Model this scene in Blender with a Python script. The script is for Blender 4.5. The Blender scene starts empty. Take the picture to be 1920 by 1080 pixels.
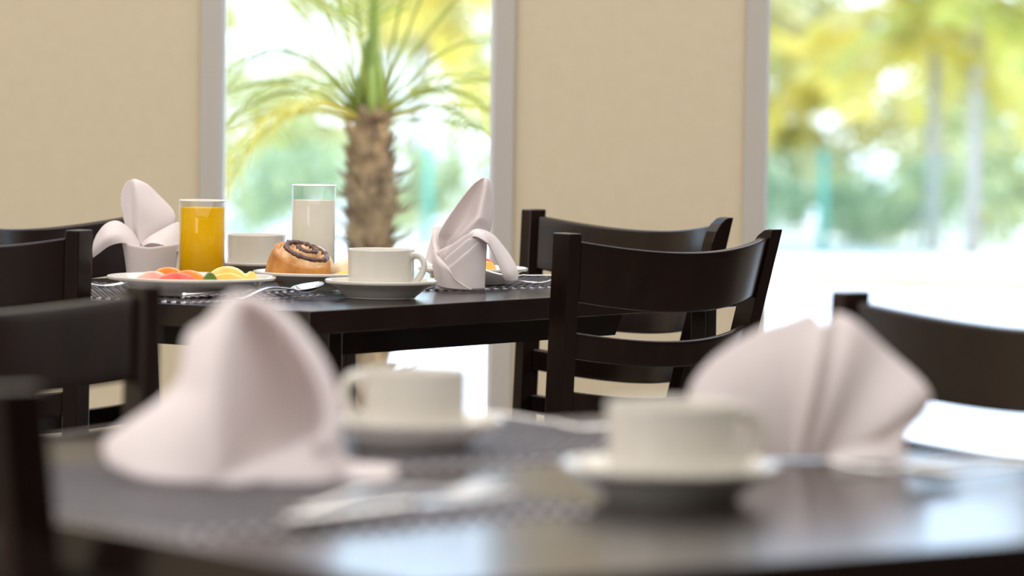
import bpy, bmesh, math, random
from mathutils import Vector, Matrix, noise
C = bpy.context.scene.collection
SC = bpy.context.scene
PI = math.pi
random.seed(7)

# ------------------------------------------------------------------ camera
cam_d = bpy.data.cameras.new('camera')
cam = bpy.data.objects.new('camera', cam_d); C.objects.link(cam)
PITCH, ROLL = math.atan(400/8000), 0.0137
fw = Vector((0, math.cos(PITCH), -math.sin(PITCH)))
r0 = Vector((1, 0, 0)); u0 = Vector((0, math.sin(PITCH), math.cos(PITCH)))
rt = r0*math.cos(ROLL) + u0*math.sin(ROLL); up = u0*math.cos(ROLL) - r0*math.sin(ROLL)
mw = Matrix((rt, up, -fw)).transposed().to_4x4(); mw.translation = Vector((0, 0, 1.042))
cam.matrix_world = mw
cam_d.lens = 150; cam_d.sensor_width = 36
cam_d.clip_start = 0.1; cam_d.clip_end = 300
cam_d.dof.use_dof = True; cam_d.dof.focus_distance = 5.72; cam_d.dof.aperture_fstop = 5.0
SC.camera = cam

# ------------------------------------------------------------------ sky, sun, lamps, exposure
SC.view_settings.view_transform = 'Standard'; SC.view_settings.look = 'None'
SC.view_settings.exposure = 0.0; SC.view_settings.gamma = 1.0
SC.view_settings.use_curve_mapping = False
world = bpy.data.worlds.new('sky'); SC.world = world; world.use_nodes = True
wn = world.node_tree.nodes; wl = world.node_tree.links
bg = wn['Background']; bg.inputs[1].default_value = 3.7
tc = wn.new('ShaderNodeTexCoord'); sp = wn.new('ShaderNodeSeparateXYZ'); cr = wn.new('ShaderNodeValToRGB')
wl.new(tc.outputs['Generated'], sp.inputs[0]); wl.new(sp.outputs['Z'], cr.inputs[0]); wl.new(cr.outputs[0], bg.inputs[0])
cr.color_ramp.elements[0].position = 0.0; cr.color_ramp.elements[0].color = (0.68, 0.83, 1.0, 1)
cr.color_ramp.elements[1].position = 0.6; cr.color_ramp.elements[1].color = (0.45, 0.65, 1.0, 1)

sun_d = bpy.data.lights.new('sun', 'SUN'); sun = bpy.data.objects.new('sun', sun_d); C.objects.link(sun)
sun_d.energy = 5.4; sun_d.angle = 0.012; sun_d.color = (1.0, 0.96, 0.88)
sun.rotation_euler = Vector((-0.75, 0.30, -1.15)).to_track_quat('-Z', 'Y').to_euler()

def area(name, loc, target, sx, sy, power, col):
    d = bpy.data.lights.new(name, 'AREA'); d.shape = 'RECTANGLE'; d.size = sx; d.size_y = sy
    d.energy = power; d.color = col
    o = bpy.data.objects.new(name, d); C.objects.link(o); o.location = loc
    o.rotation_euler = (Vector(target)-Vector(loc)).to_track_quat('-Z', 'Y').to_euler()
    return o
area('ceiling_light_panel', (0.0, 3.5, 2.74), (0.0, 3.5, 0), 6.2, 7.2, 300, (1.0, 0.96, 0.91))
area('side_fill_light', (-3.1, 0.8, 1.5), (0.0, 4.6, 1.0), 2.2, 1.8, 55, (0.95, 0.96, 1.0))  # added fill for modelling from the left; no window in that wall

# ------------------------------------------------------------------ helpers
def obj(name, bm, m=None, parent=None, smooth=False, mods=()):
    me = bpy.data.meshes.new(name)
    if isinstance(bm, bmesh.types.BMesh):
        bmesh.ops.recalc_face_normals(bm, faces=bm.faces)
        bm.to_mesh(me); bm.free()
    else:
        me.from_pydata(bm[0], [], bm[1])
        me.update()
    o = bpy.data.objects.new(name, me); C.objects.link(o)
    if m: me.materials.append(m)
    if parent: o.parent = parent
    if smooth:
        for p in me.polygons: p.use_smooth = True
    for md in mods:
        x = o.modifiers.new(md[0].lower(), md[0])
        for k, v in md[1].items(): setattr(x, k, v)
    return o
def tag(o, label, cat, group=None, kind=None):
    o['label'] = label; o['category'] = cat
    if group: o['group'] = group
    if kind: o['kind'] = kind
    return o
def struct(name, bm, m, parent=None, **k):
    o = obj(name, bm, m, parent, **k)
    if not parent: o['kind'] = 'structure'
    return o
def thing(name, label, cat, loc=(0, 0, 0), rz=0, group=None):
    o = bpy.data.objects.new(name, None); C.objects.link(o)
    o.location = loc; o.rotation_euler = (0, 0, rz); o.empty_display_size = 0.05
    return tag(o, label, cat, group)
def copy_tree(o, parent=None):
    c = o.copy(); C.objects.link(c)
    if parent: c.parent = parent
    for ch in [x for x in bpy.data.objects if x.parent == o]: copy_tree(ch, c)
    return c
def box(bm, x0, x1, y0, y1, z0, z1):
    vs = [bm.verts.new((x, y, z)) for z in (z0, z1) for y in (y0, y1) for x in (x0, x1)]
    for f in ((0, 2, 3, 1), (4, 5, 7, 6), (0, 1, 5, 4), (2, 6, 7, 3), (0, 4, 6, 2), (1, 3, 7, 5)):
        bm.faces.new([vs[i] for i in f])
    return vs
def boxbm(*a):
    bm = bmesh.new(); box(bm, *a); return bm
def cr1(P, t):
    n = len(P)-1; t = max(0, min(1, t))*n; i = min(int(t), n-1); f = t-i
    p0, p1, p2, p3 = P[max(i-1, 0)], P[i], P[i+1], P[min(i+2, n)]
    return 0.5*((2*p1)+(p2-p0)*f+(2*p0-5*p1+4*p2-p3)*f*f+(3*p1-p0-3*p2+p3)*f**3)
def patch(rows, nu=24, nv=20, s=1.0):
    """smooth sheet through rows of control points"""
    R = [[Vector(p)*s for p in r] for r in rows]
    cols = [[cr1(r, i/(nu-1)) for i in range(nu)] for r in R]
    V = []; F = []
    for j in range(nv):
        for i in range(nu):
            V.append(cr1([c[i] for c in cols], j/(nv-1)))
    for j in range(nv-1):
        for i in range(nu-1):
            a = j*nu+i; F.append((a, a+1, a+nu+1, a+nu))
    return ([tuple(v) for v in V], F)
def lathe(prof, n=64):
    """profile of (r, z) from inside bottom round to outside bottom; closes at r = 0"""
    V = []; F = []; rings = []
    for r, z in prof:
        if r < 1e-6:
            rings.append([len(V)]); V.append((0, 0, z))
        else:
            rings.append(list(range(len(V), len(V)+n)))
            V += [(r*math.cos(2*PI*i/n), r*math.sin(2*PI*i/n), z) for i in range(n)]
    for a, b in zip(rings, rings[1:]):
        for i in range(n):
            j = (i+1) % n
            if len(a) == 1 and len(b) == 1: continue
            if len(a) == 1: F.append((a[0], b[i], b[j]))
            elif len(b) == 1: F.append((a[i], b[0], a[j]))
            else: F.append((a[i], b[i], b[j], a[j]))
    bm = bmesh.new(); vs = [bm.verts.new(v) for v in V]
    for f in F: bm.faces.new([vs[i] for i in f])
    return bm
def sprof(P, k=5):
    P = [Vector((a, 0, b)) for a, b in P]; n = (len(P)-1)*k
    return [(max(0, q.x), q.z) for q in (cr1(P, i/n) for i in range(n+1))]
def tube(bm, pts, rad, n=8, cap=True):
    pts = [Vector(p) for p in pts]; rings = []
    for i, p in enumerate(pts):
        t = (pts[min(i+1, len(pts)-1)]-pts[max(i-1, 0)]).normalized()
        a = t.orthogonal().normalized() if i == 0 else (prev - t*prev.dot(t)).normalized()
        prev = a; b = t.cross(a); r = rad[i] if isinstance(rad, (list, tuple)) else rad
        rx, ry = (r if isinstance(r, (list, tuple)) else (r, r))
        rings.append([bm.verts.new(p+a*rx*math.cos(2*PI*k/n)+b*ry*math.sin(2*PI*k/n)) for k in range(n)])
    for A, B in zip(rings, rings[1:]):
        for k in range(n): bm.faces.new((A[k], A[(k+1) % n], B[(k+1) % n], B[k]))
    if cap: bm.faces.new(rings[0]); bm.faces.new(rings[-1])
    return bm
def blade_strip(bm, pts, widths, thick, side, upv=Vector((0, 0, 1))):
    """flat bar along pts: width across `side`, thickness along upv"""
    rings = []
    for p, w in zip(pts, widths):
        p = Vector(p)
        rings.append([bm.verts.new(p+side*a*w/2+upv*b*thick/2) for a, b in ((-1, -0.3), (-0.8, -1), (0.8, -1), (1, -0.3), (1, 0.3), (0.8, 1), (-0.8, 1), (-1, 0.3))])
    for A, B in zip(rings, rings[1:]):
        for k in range(8): bm.faces.new((A[k], A[(k+1) % 8], B[(k+1) % 8], B[k]))
    bm.faces.new(rings[0]); bm.faces.new(rings[-1])

# ------------------------------------------------------------------ materials
def mat(name, col, rough=0.5, spec=0.5, metal=0.0, **kw):
    m = bpy.data.materials.new(name); m.use_nodes = True
    b = m.node_tree.nodes['Principled BSDF']
    b.inputs['Base Color'].default_value = (*col, 1); b.inputs['Roughness'].default_value = rough
    b.inputs['Specular IOR Level'].default_value = spec; b.inputs['Metallic'].default_value = metal
    for k, v in kw.items(): b.inputs[k.replace('_', ' ')].default_value = v
    return m
def nodes(m): return m.node_tree.nodes, m.node_tree.links, m.node_tree.nodes['Principled BSDF']
def vary(m, c1, c2, scale=(1, 1, 1), nscale=5, detail=3, bump=0.0, coords='Object', dist=0.002):
    n, l, b = nodes(m)
    t = n.new('ShaderNodeTexCoord'); mp = n.new('ShaderNodeMapping'); ns = n.new('ShaderNodeTexNoise'); r = n.new('ShaderNodeValToRGB')
    mp.inputs['Scale'].default_value = scale; ns.inputs['Scale'].default_value = nscale; ns.inputs['Detail'].default_value = detail
    l.new(t.outputs[coords], mp.inputs[0]); l.new(mp.outputs[0], ns.inputs['Vector']); l.new(ns.outputs['Fac'], r.inputs[0])
    r.color_ramp.elements[0].position = 0.32; r.color_ramp.elements[1].position = 0.68
    r.color_ramp.elements[0].color = (*c1, 1); r.color_ramp.elements[1].color = (*c2, 1)
    l.new(r.outputs[0], b.inputs['Base Color'])
    if bump:
        bp = n.new('ShaderNodeBump'); bp.inputs['Strength'].default_value = bump; bp.inputs['Distance'].default_value = dist
        l.new(ns.outputs['Fac'], bp.inputs['Height']); l.new(bp.outputs[0], b.inputs['Normal'])
    return m
M = {}
M['wood'] = vary(mat('dark_wood', (0.012, 0.007, 0.006), 0.22, 0.34), (0.0065, 0.003, 0.0026), (0.0125, 0.0055, 0.0042), (6, 6, 1), 9, 4)
M['top'] = vary(mat('dark_table_wood', (0.012, 0.007, 0.006), 0.20, 0.5), (0.007, 0.0038, 0.0036), (0.014, 0.007, 0.006), (2, 14, 2), 6, 4)
M['wall'] = vary(mat('beige_wall_paint', (0.70, 0.585, 0.40), 0.75, 0.2), (0.595, 0.515, 0.375), (0.615, 0.535, 0.395), (1, 1, 1), 40, 4, 0.04)
M['panel'] = vary(mat('dark_unseen_wall', (0.06, 0.045, 0.035), 0.6, 0.2), (0.05, 0.037, 0.03), (0.07, 0.053, 0.042), nscale=4)  # dark finish made up for unseen walls, to cut reflections and bounce
M['ceiling'] = vary(mat('ceiling_paint', (0.8, 0.78, 0.72), 0.9, 0.1), (0.79, 0.77, 0.71), (0.81, 0.79, 0.73), nscale=3)
M['floor'] = vary(mat('floor_tile', (0.42, 0.36, 0.28), 0.35, 0.4), (0.13, 0.10, 0.08), (0.17, 0.135, 0.105), nscale=4)
M['frame'] = vary(mat('window_aluminium', (0.46, 0.43, 0.40), 0.5, 0.4), (0.45, 0.42, 0.39), (0.47, 0.44, 0.41), nscale=2)
M['bead'] = mat('white_glazing_bead', (0.75, 0.75, 0.77), 0.4)
M['porcelain'] = vary(mat('porcelain', (0.74, 0.71, 0.66), 0.07, 0.5), (0.60, 0.57, 0.515), (0.62, 0.59, 0.535), nscale=2)
def clothmat(name, c1, c2):
    m = vary(mat(name, c1, 0.9, 0.1), c1, c2, (1, 1, 1), 900, 2, 0.15, dist=0.0005)
    n, l, b = nodes(m)
    tr = n.new('ShaderNodeBsdfTranslucent'); tr.inputs[0].default_value = (0.86, 0.76, 0.68, 1)
    mx = n.new('ShaderNodeMixShader'); mx.inputs[0].default_value = 0.30
    out = n['Material Output']; l.new(b.outputs[0], mx.inputs[1]); l.new(tr.outputs[0], mx.inputs[2]); l.new(mx.outputs[0], out.inputs[0])
    return m
M['cloth'] = clothmat('pale_pink_linen', (0.82, 0.765, 0.785), (0.86, 0.805, 0.825))
M['steel'] = vary(mat('polished_steel', (0.72, 0.71, 0.70), 0.14, 0.5, 1.0), (0.70, 0.69, 0.68), (0.74, 0.73, 0.72), nscale=3)
def glassmat(name, tint=(1, 1, 1), gl=0.9):
    m = bpy.data.materials.new(name); m.use_nodes = True; n = m.node_tree.nodes; l = m.node_tree.links
    n.remove(n['Principled BSDF'])
    t = n.new('ShaderNodeBsdfTransparent'); t.inputs[0].default_value = (*tint, 1)
    g = n.new('ShaderNodeBsdfGlossy'); g.inputs['Roughness'].default_value = 0.03; g.inputs['Color'].default_value = (gl, gl, gl, 1)
    lw = n.new('ShaderNodeLayerWeight'); lw.inputs[0].default_value = 0.5
    pw = n.new('ShaderNodeMath'); pw.operation = 'POWER'; pw.inputs[1].default_value = 5.0; l.new(lw.outputs['Facing'], pw.inputs[0])
    f = n.new('ShaderNodeMath'); f.operation = 'MULTIPLY_ADD'; f.inputs[1].default_value = 0.75; f.inputs[2].default_value = 0.03; l.new(pw.outputs[0], f.inputs[0])
    mx = n.new('ShaderNodeMixShader'); l.new(f.outputs[0], mx.inputs[0]); l.new(t.outputs[0], mx.inputs[1]); l.new(g.outputs[0], mx.inputs[2])
    l.new(mx.outputs[0], n['Material Output'].inputs[0]); return m
M['glass'] = glassmat('drinking_glass', (0.965, 0.97, 0.97))
M['pane'] = glassmat('window_glass', (0.97, 0.98, 0.975), 0.6)
def leafmat(name, c1, c2, tr_f=0.45, nscale=3.0):
    m = vary(mat(name, c1, 0.5, 0.3), c1, c2, nscale=nscale, detail=2)
    n, l, b = nodes(m); ramp = [x for x in n if x.type == 'VALTORGB'][0]
    t = n.new('ShaderNodeBsdfTranslucent'); l.new(ramp.outputs[0], t.inputs[0])
    mx = n.new('ShaderNodeMixShader'); mx.inputs[0].default_value = tr_f
    l.new(b.outputs[0], mx.inputs[1]); l.new(t.outputs[0], mx.inputs[2]); l.new(mx.outputs[0], n['Material Output'].inputs[0]); return m
M['frond'] = leafmat('palm_frond_green', (0.32, 0.34, 0.05), (0.52, 0.50, 0.12), 0.5, 6)
M['frond_y'] = leafmat('yellow_palm_frond', (0.58, 0.49, 0.06), (0.70, 0.57, 0.15), 0.5, 2)
M['leaf_a'] = leafmat('light_green_leaves', (0.42, 0.43, 0.15), (0.64, 0.61, 0.30), 0.5, 0.9)
M['leaf_b'] = leafmat('yellow_green_leaves', (0.49, 0.46, 0.15), (0.67, 0.62, 0.32), 0.5, 0.9)
M['leaf_c'] = leafmat('blue_green_leaves', (0.35, 0.41, 0.19), (0.56, 0.58, 0.31), 0.4, 0.9)
M['bark'] = vary(mat('palm_boots', (0.30, 0.19, 0.11), 0.9, 0.1), (0.11, 0.06, 0.038), (0.40, 0.26, 0.14), (1, 1, 1), 22, 3)
M['trunk'] = vary(mat('grey_trunk', (0.42, 0.38, 0.36), 0.9, 0.1), (0.36, 0.32, 0.30), (0.52, 0.48, 0.45), (1, 1, 6), 3)
M['shaft'] = leafmat('green_crownshaft', (0.24, 0.31, 0.06), (0.38, 0.42, 0.11), 0.25, 4)
M['stalk_y'] = leafmat('ochre_stalk', (0.60, 0.42, 0.08), (0.66, 0.52, 0.14), 0.25, 4)
M['fence'] = vary(mat('turquoise_fence_paint', (0.16, 0.52, 0.44), 0.5, 0.3), (0.10, 0.34, 0.26), (0.13, 0.38, 0.29), nscale=2)
M['pave'] = vary(mat('pale_paving', (0.78, 0.75, 0.70), 0.8, 0.1), (0.74, 0.71, 0.66), (0.82, 0.80, 0.75), nscale=0.7)
M['road'] = vary(mat('pale_road', (0.72, 0.70, 0.68), 0.8, 0.1), (0.70, 0.68, 0.66), (0.75, 0.73, 0.71), nscale=0.5)
M['kerb_y'] = vary(mat('yellow_kerb_paint', (0.80, 0.60, 0.18), 0.7, 0.1), (0.48, 0.33, 0.10), (0.55, 0.42, 0.18), nscale=2)

# ------------------------------------------------------------------ the setting
WY = 7.40                                              # inner face of the window wall
W = [(-1.497, -0.951), (-0.5445, 0.0), (0.3985, 0.944), (1.350, 1.896)]     # outer edges of the window frames
Z0, Z1 = 0.02, 2.50
bm = bmesh.new()
edges = [-3.3] + [e for w in W for e in w] + [3.3]
for i in range(0, len(edges), 2): box(bm, edges[i], edges[i+1], WY, WY+0.16, 0, 2.8)
for a, b in W:
    box(bm, a, b, WY, WY+0.16, Z1, 2.8); box(bm, a, b, WY, WY+0.16, 0, Z0)
struct('wall_back', bm, M['wall'])
struct('wall_left', boxbm(-3.46, -3.3, -2.5, WY+0.16, 0, 2.8), M['wall'])
struct('wall_right', boxbm(3.3, 3.46, -2.5, WY+0.16, 0, 2.8), M['panel'])
struct('wall_front', boxbm(-3.46, 3.46, -2.66, -2.5, 0, 2.8), M['panel'])
struct('floor', boxbm(-3.46, 3.46, -2.66, WY+0.16, -0.12, 0), M['floor'])
struct('ceiling', boxbm(-3.46, 3.46, -2.66, WY+0.16, 2.8, 2.95), M['ceiling'])
for k, (a, b) in enumerate(W):
    w = bpy.data.objects.new('window_%d' % (k+1), None); C.objects.link(w); w['kind'] = 'structure'
    bm = bmesh.new(); y0, y1 = WY-0.012, WY+0.05; f = 0.0355
    box(bm, a, a+f, y0, y1, Z0, Z1); box(bm, b-f, b, y0, y1, Z0, Z1)
    box(bm, a+f, b-f, y0, y1, Z1-f, Z1); box(bm, a+f, b-f, y0, y1, Z0, Z0+f)
    obj('frame', bm, M['frame'], w, mods=[('BEVEL', dict(width=0.002, segments=2))])
    bm = bmesh.new(); g = 0.007; y0, y1 = WY+0.006, WY+0.03
    box(bm, a+f, a+f+g, y0, y1, Z0+f, Z1-f); box(bm, b-f-g, b-f, y0, y1, Z0+f, Z1-f)
    box(bm, a+f+g, b-f-g, y0, y1, Z1-f-g, Z1-f); box(bm, a+f+g, b-f-g, y0, y1, Z0+f, Z0+f+g)
    obj('glazing_bead', bm, M['bead'], w)
    obj('glass_pane', boxbm(a+f, b-f, WY+0.031, WY+0.035, Z0+f, Z1-f), M['pane'], w)

# ------------------------------------------------------------------ chairs
HW, LEAN, SPLAY, SEATZ, TOPZ = 0.185, 0.185, 0.13, 0.455, 0.842
def back_at(z):                                        # (half width, y) of the post centre at height z
    if z >= SEATZ: return HW-SPLAY*(TOPZ-z), -LEAN*(z-SEATZ)
    return HW-SPLAY*(TOPZ-SEATZ), -0.10*(SEATZ-z)*0.6
def make_chair(rounded):
    t = thing('dining_chair', '', 'chair', group='dark ladder-back dining chairs')
    for s in (-1, 1):
        bm = bmesh.new(); rings = []
        zs = [0, 0.2, SEATZ-0.03, SEATZ+0.03] + [SEATZ+0.03+(TOPZ-0.035-SEATZ-0.03)*k/4 for k in range(1, 5)] + [TOPZ-0.020, TOPZ-0.009, TOPZ-0.002, TOPZ]
        for z in zs:
            hw, y = back_at(z); d = 0.017; w = 0.010
            fwd = d
            if s == rounded and z > TOPZ-0.034:                         # rounded front top corner
                q = (z-(TOPZ-0.034))/0.034; fwd = d-0.026*(1-math.sqrt(max(0, 1-q*q)))
            rings.append([bm.verts.new((s*hw+dx, y+dy, z)) for dx, dy in ((-w, -d), (w, -d), (w, fwd), (-w, fwd))])
        for A, B in zip(rings, rings[1:]):
            for k in range(4): bm.faces.new((A[k], A[(k+1) % 4], B[(k+1) % 4], B[k]))
        bm.faces.new(rings[0]); bm.faces.new(rings[-1])
        obj('back_post', bm, M['wood'], t, mods=[('BEVEL', dict(width=0.0036, segments=3, limit_method='ANGLE'))])
    def rail(name, a, b, thick, scoop, bow):
        bm = bmesh.new(); n = 28; grid = []
        prof = [(-0.5, -1), (0.0, -1), (0.5, -1), (0.5, 1), (0.0, 1), (-0.5, 1)]
        prof = []
        for k in range(7): prof.append((-1, -0.5+k/6))       # back face, bottom to top
        for k in range(7): prof.append((1, 0.5-k/6))
        for i in range(n+1):
            s = -1+2*i/n; row = []
            for fb, h in prof:
                zc = TOPZ-(a+b)/2; z = zc+h*(b-a)-scoop*(1-s*s)
                hw, y = back_at(z); e = 1
                row.append(bm.verts.new((s*(hw-0.0105), y-0.006-bow*(1-s*s)+fb*thick/2*e, z)))
            grid.append(row)
        m = len(prof)
        for A, B in zip(grid, grid[1:]):
            for k in range(m): bm.faces.new((A[k], A[(k+1) % m], B[(k+1) % m], B[k]))
        bm.faces.new(grid[0]); bm.faces.new(grid[-1])
        obj(name, bm, M['wood'], t, smooth=True, mods=[('BEVEL', dict(width=0.003, segments=3, limit_method='ANGLE', angle_limit=0.9)), ('WEIGHTED_NORMAL', dict(keep_sharp=False))])
    rail('top_rail', 0.010, 0.088, 0.016, 0.016, 0.045)
    rail('slat', 0.128, 0.162, 0.014, 0.014, 0.042)
    rail('slat', 0.205, 0.236, 0.014, 0.012, 0.038)
    rail('slat', 0.272, 0.300, 0.014, 0.010, 0.034)
    bm = bmesh.new(); ring = []                                     # saddle seat with rounded front
    def rr(x0, x1, y0, y1, r, n=6):
        P = []
        for cx, cy, a0 in ((x1-r, y1-r, 0), (x0+r, y1-r, 90), (x0+0.02, y0+0.02, 180), (x1-0.02, y0+0.02, 270)):
            rad = r if a0 < 180 else 0.02
            for k in range(n+1):
                a = math.radians(a0+90*k/n); P.append((cx+rad*math.cos(a), cy+rad*math.sin(a)))
        return P
    P = rr(-0.160, 0.160, 0.020, 0.285, 0.085)
    A = [bm.verts.new((x, y, SEATZ-0.032)) for x, y in P]; B = [bm.verts.new((x, y, SEATZ)) for x, y in P]
    for k in range(len(P)): bm.faces.new((A[k], A[(k+1) % len(P)], B[(k+1) % len(P)], B[k]))
    bm.faces.new(A); bm.faces.new(B)
    obj('seat', bm, M['wood'], t, mods=[('BEVEL', dict(width=0.008, segments=3, limit_method='ANGLE', angle_limit=0.9))])
    for s in (-1, 1):
        bm = bmesh.new(); A = []
        for z, w in ((0, 0.010), (SEATZ-0.032, 0.015)):
            A.append([bm.verts.new((s*0.110+dx*w, 0.225+dy*w, z)) for dx, dy in ((-1, -1), (1, -1), (1, 1), (-1, 1))])
        for k in range(4): bm.faces.new((A[0][k], A[0][(k+1) % 4], A[1][(k+1) % 4], A[1][k]))
        bm.faces.new(A[0]); bm.faces.new(A[1]); obj('leg', bm, M['wood'], t)
        obj('stretcher', tube(bmesh.new(), [(s*0.110, 0.215, 0.2), (s*0.130, 0.0, 0.2)], 0.009, 8), M['wood'], t)
    return t
protos = {}
def chair(x, y, fwd, label, rounded=1):
    if rounded in protos: o = copy_tree(protos[rounded])
    else: o = protos[rounded] = make_chair(rounded)
    o.location = (x, y, 0); o.rotation_euler = (0, 0, math.atan2(-fwd[0], fwd[1])); o['label'] = label
    return o
chair(0.156, 5.596, (-0.68, 0.73), 'dark wooden ladder-back chair, back to the viewer, at the right side of the breakfast table', 1)
chair(0.115, 6.186, (-0.69, -0.72), 'dark wooden chair just in front of the beige pier between the two windows', -1)
chair(-0.672, 5.448, (0.45, 0.89), 'dark wooden chair whose post stands just left of the plate of sliced fruit', -1)
chair(-0.589, 5.932, (0.811, -0.585), 'dark wooden chair behind the white lily-folded napkin, by the beige wall', -1)
chair(-0.449, 3.806, (0.6, -0.8), 'blurred dark chair between the tables, in front of the fruit plate', 1)
chair(0.375, 3.847, (-0.8, -0.6), 'blurred dark chair behind the fan-folded napkin, against the bright right window', -1)
chair(-0.365, 2.864, (0.8, 0.6), 'nearest dark chair, only its blurred post showing at the left end of the front table', -1)

# ------------------------------------------------------------------ tables
def table(label, corner, u, w, LU, LW, legs, apron):
    t = thing('dining_table', label, 'table', (corner[0], corner[1], 0), math.atan2(u[1], u[0]))
    # local x runs along u, local y along w (right-handed when w is u turned 90 degrees to the left)
    sg = 1 if u[0]*w[1]-u[1]*w[0] > 0 else -1
    obj('tabletop', boxbm(0, LU, min(0, sg*LW), max(0, sg*LW), 0.721, 0.75), M['top'], t, mods=[('BEVEL', dict(width=0.0015, segments=2))])
    for a, b in legs:
        b *= sg; obj('leg', boxbm(a-0.0135, a+0.0135, b-0.0135, b+0.0135, 0, 0.721), M['wood'], t, mods=[('BEVEL', dict(width=0.002, segments=2))])
    a0, a1, b0, b1 = apron
    bm = bmesh.new()
    for (p, q, r, s) in ((a0, a1, b0, b0+0.02), (a0, a1, b1-0.02, b1)):
        v = box(bm, p, q, sg*r, sg*s, 0.689, 0.721)
        for k in (1, 3): v[k].co.x -= 0.02
    box(bm, a0, a0+0.02, sg*(b0+0.02), sg*(b1-0.02), 0.689, 0.721); box(bm, a1-0.045, a1-0.025, sg*(b0+0.02), sg*(b1-0.02), 0.689, 0.721)
    obj('apron', bm, M['wood'], t)
    return t
BU, BW = Vector((0.585, 0.811, 0)), Vector((-0.811, 0.585, 0)); BC = Vector((-0.246, 5.199, 0))
FU, FV = Vector((0.8, 0.6, 0)), Vector((0.6, -0.8, 0)); FC = Vector((0.081, 3.674, 0))
table('dark wooden table laid for breakfast with juice, milk, fruit and pastry', BC, BU, BW, 0.97, 0.71,
      [(0.105, 0.055), (0.945, 0.045), (0.03, 0.69), (0.93, 0.675)], (0.12, 0.745, 0.045, 0.665))
table('dark wooden front table with empty cups and folded napkins, out of focus', FC+FU*-0.86, FU, FV, 0.86, 0.93,
      [(0.06, 0.06), (0.80, 0.06), (0.06, 0.87), (0.80, 0.87)], (0.075, 0.785, 0.05, 0.88))

# ------------------------------------------------------------------ woven place mats
def matmat():
    m = mat('woven_vinyl', (0.4, 0.4, 0.4), 0.35, 0.5); n, l, b = nodes(m)
    t = n.new('ShaderNodeTexCoord'); ck = n.new('ShaderNodeTexChecker'); ck.inputs['Scale'].default_value = 1/0.0078
    ck.inputs['Color1'].default_value = (0.86, 0.82, 0.90, 1); ck.inputs['Color2'].default_value = (0.018, 0.013, 0.02, 1)
    l.new(t.outputs['Object'], ck.inputs[0]); l.new(ck.outputs[0], b.inputs['Base Color']); return m
M['mat'] = matmat()
def placemat(base, e1, L1, L2, label):
    t = obj('placemat', boxbm(0, L1, 0, L2, 0, 0.0016), M['mat'])
    # woven ribs
    t.location = (base.x, base.y, 0.7501); t.rotation_euler = (0, 0, math.atan2(e1.y, e1.x))
    bm = bmesh.new(); h = 0.0014; c = 0.0078; nx = int(L1/c); ny = int(L2/c)
    box(bm, 0, nx*c, 0, ny*c, 0, 0.0012)
    for i in range(nx):
        for j in range(ny):
            if (i+j) % 2 == 0:
                x0, y0 = i*c, j*c; top = 0.0028
                q = [bm.verts.new((x0+a*c, y0+b*c, 0.0012)) for a, b in ((0.02, 0.02), (0.98, 0.02), (0.98, 0.98), (0.02, 0.98))]
                p = [bm.verts.new((x0+a*c, y0+b*c, top)) for a, b in ((0.14, 0.14), (0.86, 0.14), (0.86, 0.86), (0.14, 0.86))]
                bm.faces.new(p)
                for k in range(4): bm.faces.new((q[k], q[(k+1) % 4], p[(k+1) % 4], p[k]))
    bm.to_mesh(t.data); bm.free()
    n = tag(t, label, 'placemat', 'black and white woven placemats'); return t
MT = 0.7528                                            # top of a mat
placemat(BC+BU*0.30+BW*0.215, BW, 0.44, 0.285, 'black and white woven placemat under the plate of sliced fruit')
e = (BU*0.96-BW*0.275).normalized()
placemat(BC+BU*0.485+BW*0.205, e, 0.43, 0.232, 'black and white woven placemat under the napkin beside two forks')
placemat(FC-FU*0.835+FV*0.19, FV, 0.46, 0.335, 'blurred woven placemat under the tent-folded napkin on the front table')
placemat(FC-FU*0.46+FV*0.33, FU, 0.42, 0.30, 'blurred woven placemat at the far corner of the front table, under a cup')

# ------------------------------------------------------------------ crockery
def saucer_bm(R=0.0725, H=0.0235, rb=0.045):
    return lathe(sprof([(0, 0.006), (rb*0.62, 0.006), (rb*0.98, 0.0075), (R*0.80, H*0.72), (R*0.96, H*0.97), (R, H), (R, H-0.0035), (R*0.96, H-0.0055), (R*0.80, H*0.50), (rb*1.06, 0.0035), (rb, 0.0012), (rb*0.98, 0.0), (rb*0.85, 0.0), (rb*0.80, 0.002), (0, 0.002)], 4), 96)
def cup_bm():
    return lathe(sprof([(0, 0.006), (0.030, 0.006), (0.0385, 0.013), (0.0400, 0.03), (0.0405, 0.052), (0.0418, 0.0572), (0.0431, 0.0560), (0.0430, 0.050), (0.0428, 0.03), (0.0418, 0.012), (0.036, 0.0025), (0.030, 0.0015), (0.028, 0.0), (0.026, 0.0015), (0, 0.0015)], 5), 96)
def handle_bm():
    bm = bmesh.new()
    P = [Vector(p) for p in ((0.0410, 0, 0.0470), (0.0475, 0, 0.0500), (0.0560, 0, 0.0475), (0.0605, 0, 0.0385), (0.0575, 0, 0.0270), (0.0500, 0, 0.0170), (0.0415, 0, 0.0105))]
    pts = [cr1(P, i/30) for i in range(31)]
    return tube(bm, pts, [(0.0038, 0.0058)]*31, 12)
def make_cup():
    t = thing('coffee_cup', '', 'cup', group='white coffee cups')
    obj('body', cup_bm(), M['porcelain'], t, smooth=True); obj('handle', handle_bm(), M['porcelain'], t, smooth=True)
    return t
cup0 = make_cup(); sau0 = obj('saucer', saucer_bm(), M['porcelain'], smooth=True); used = [False]
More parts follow.
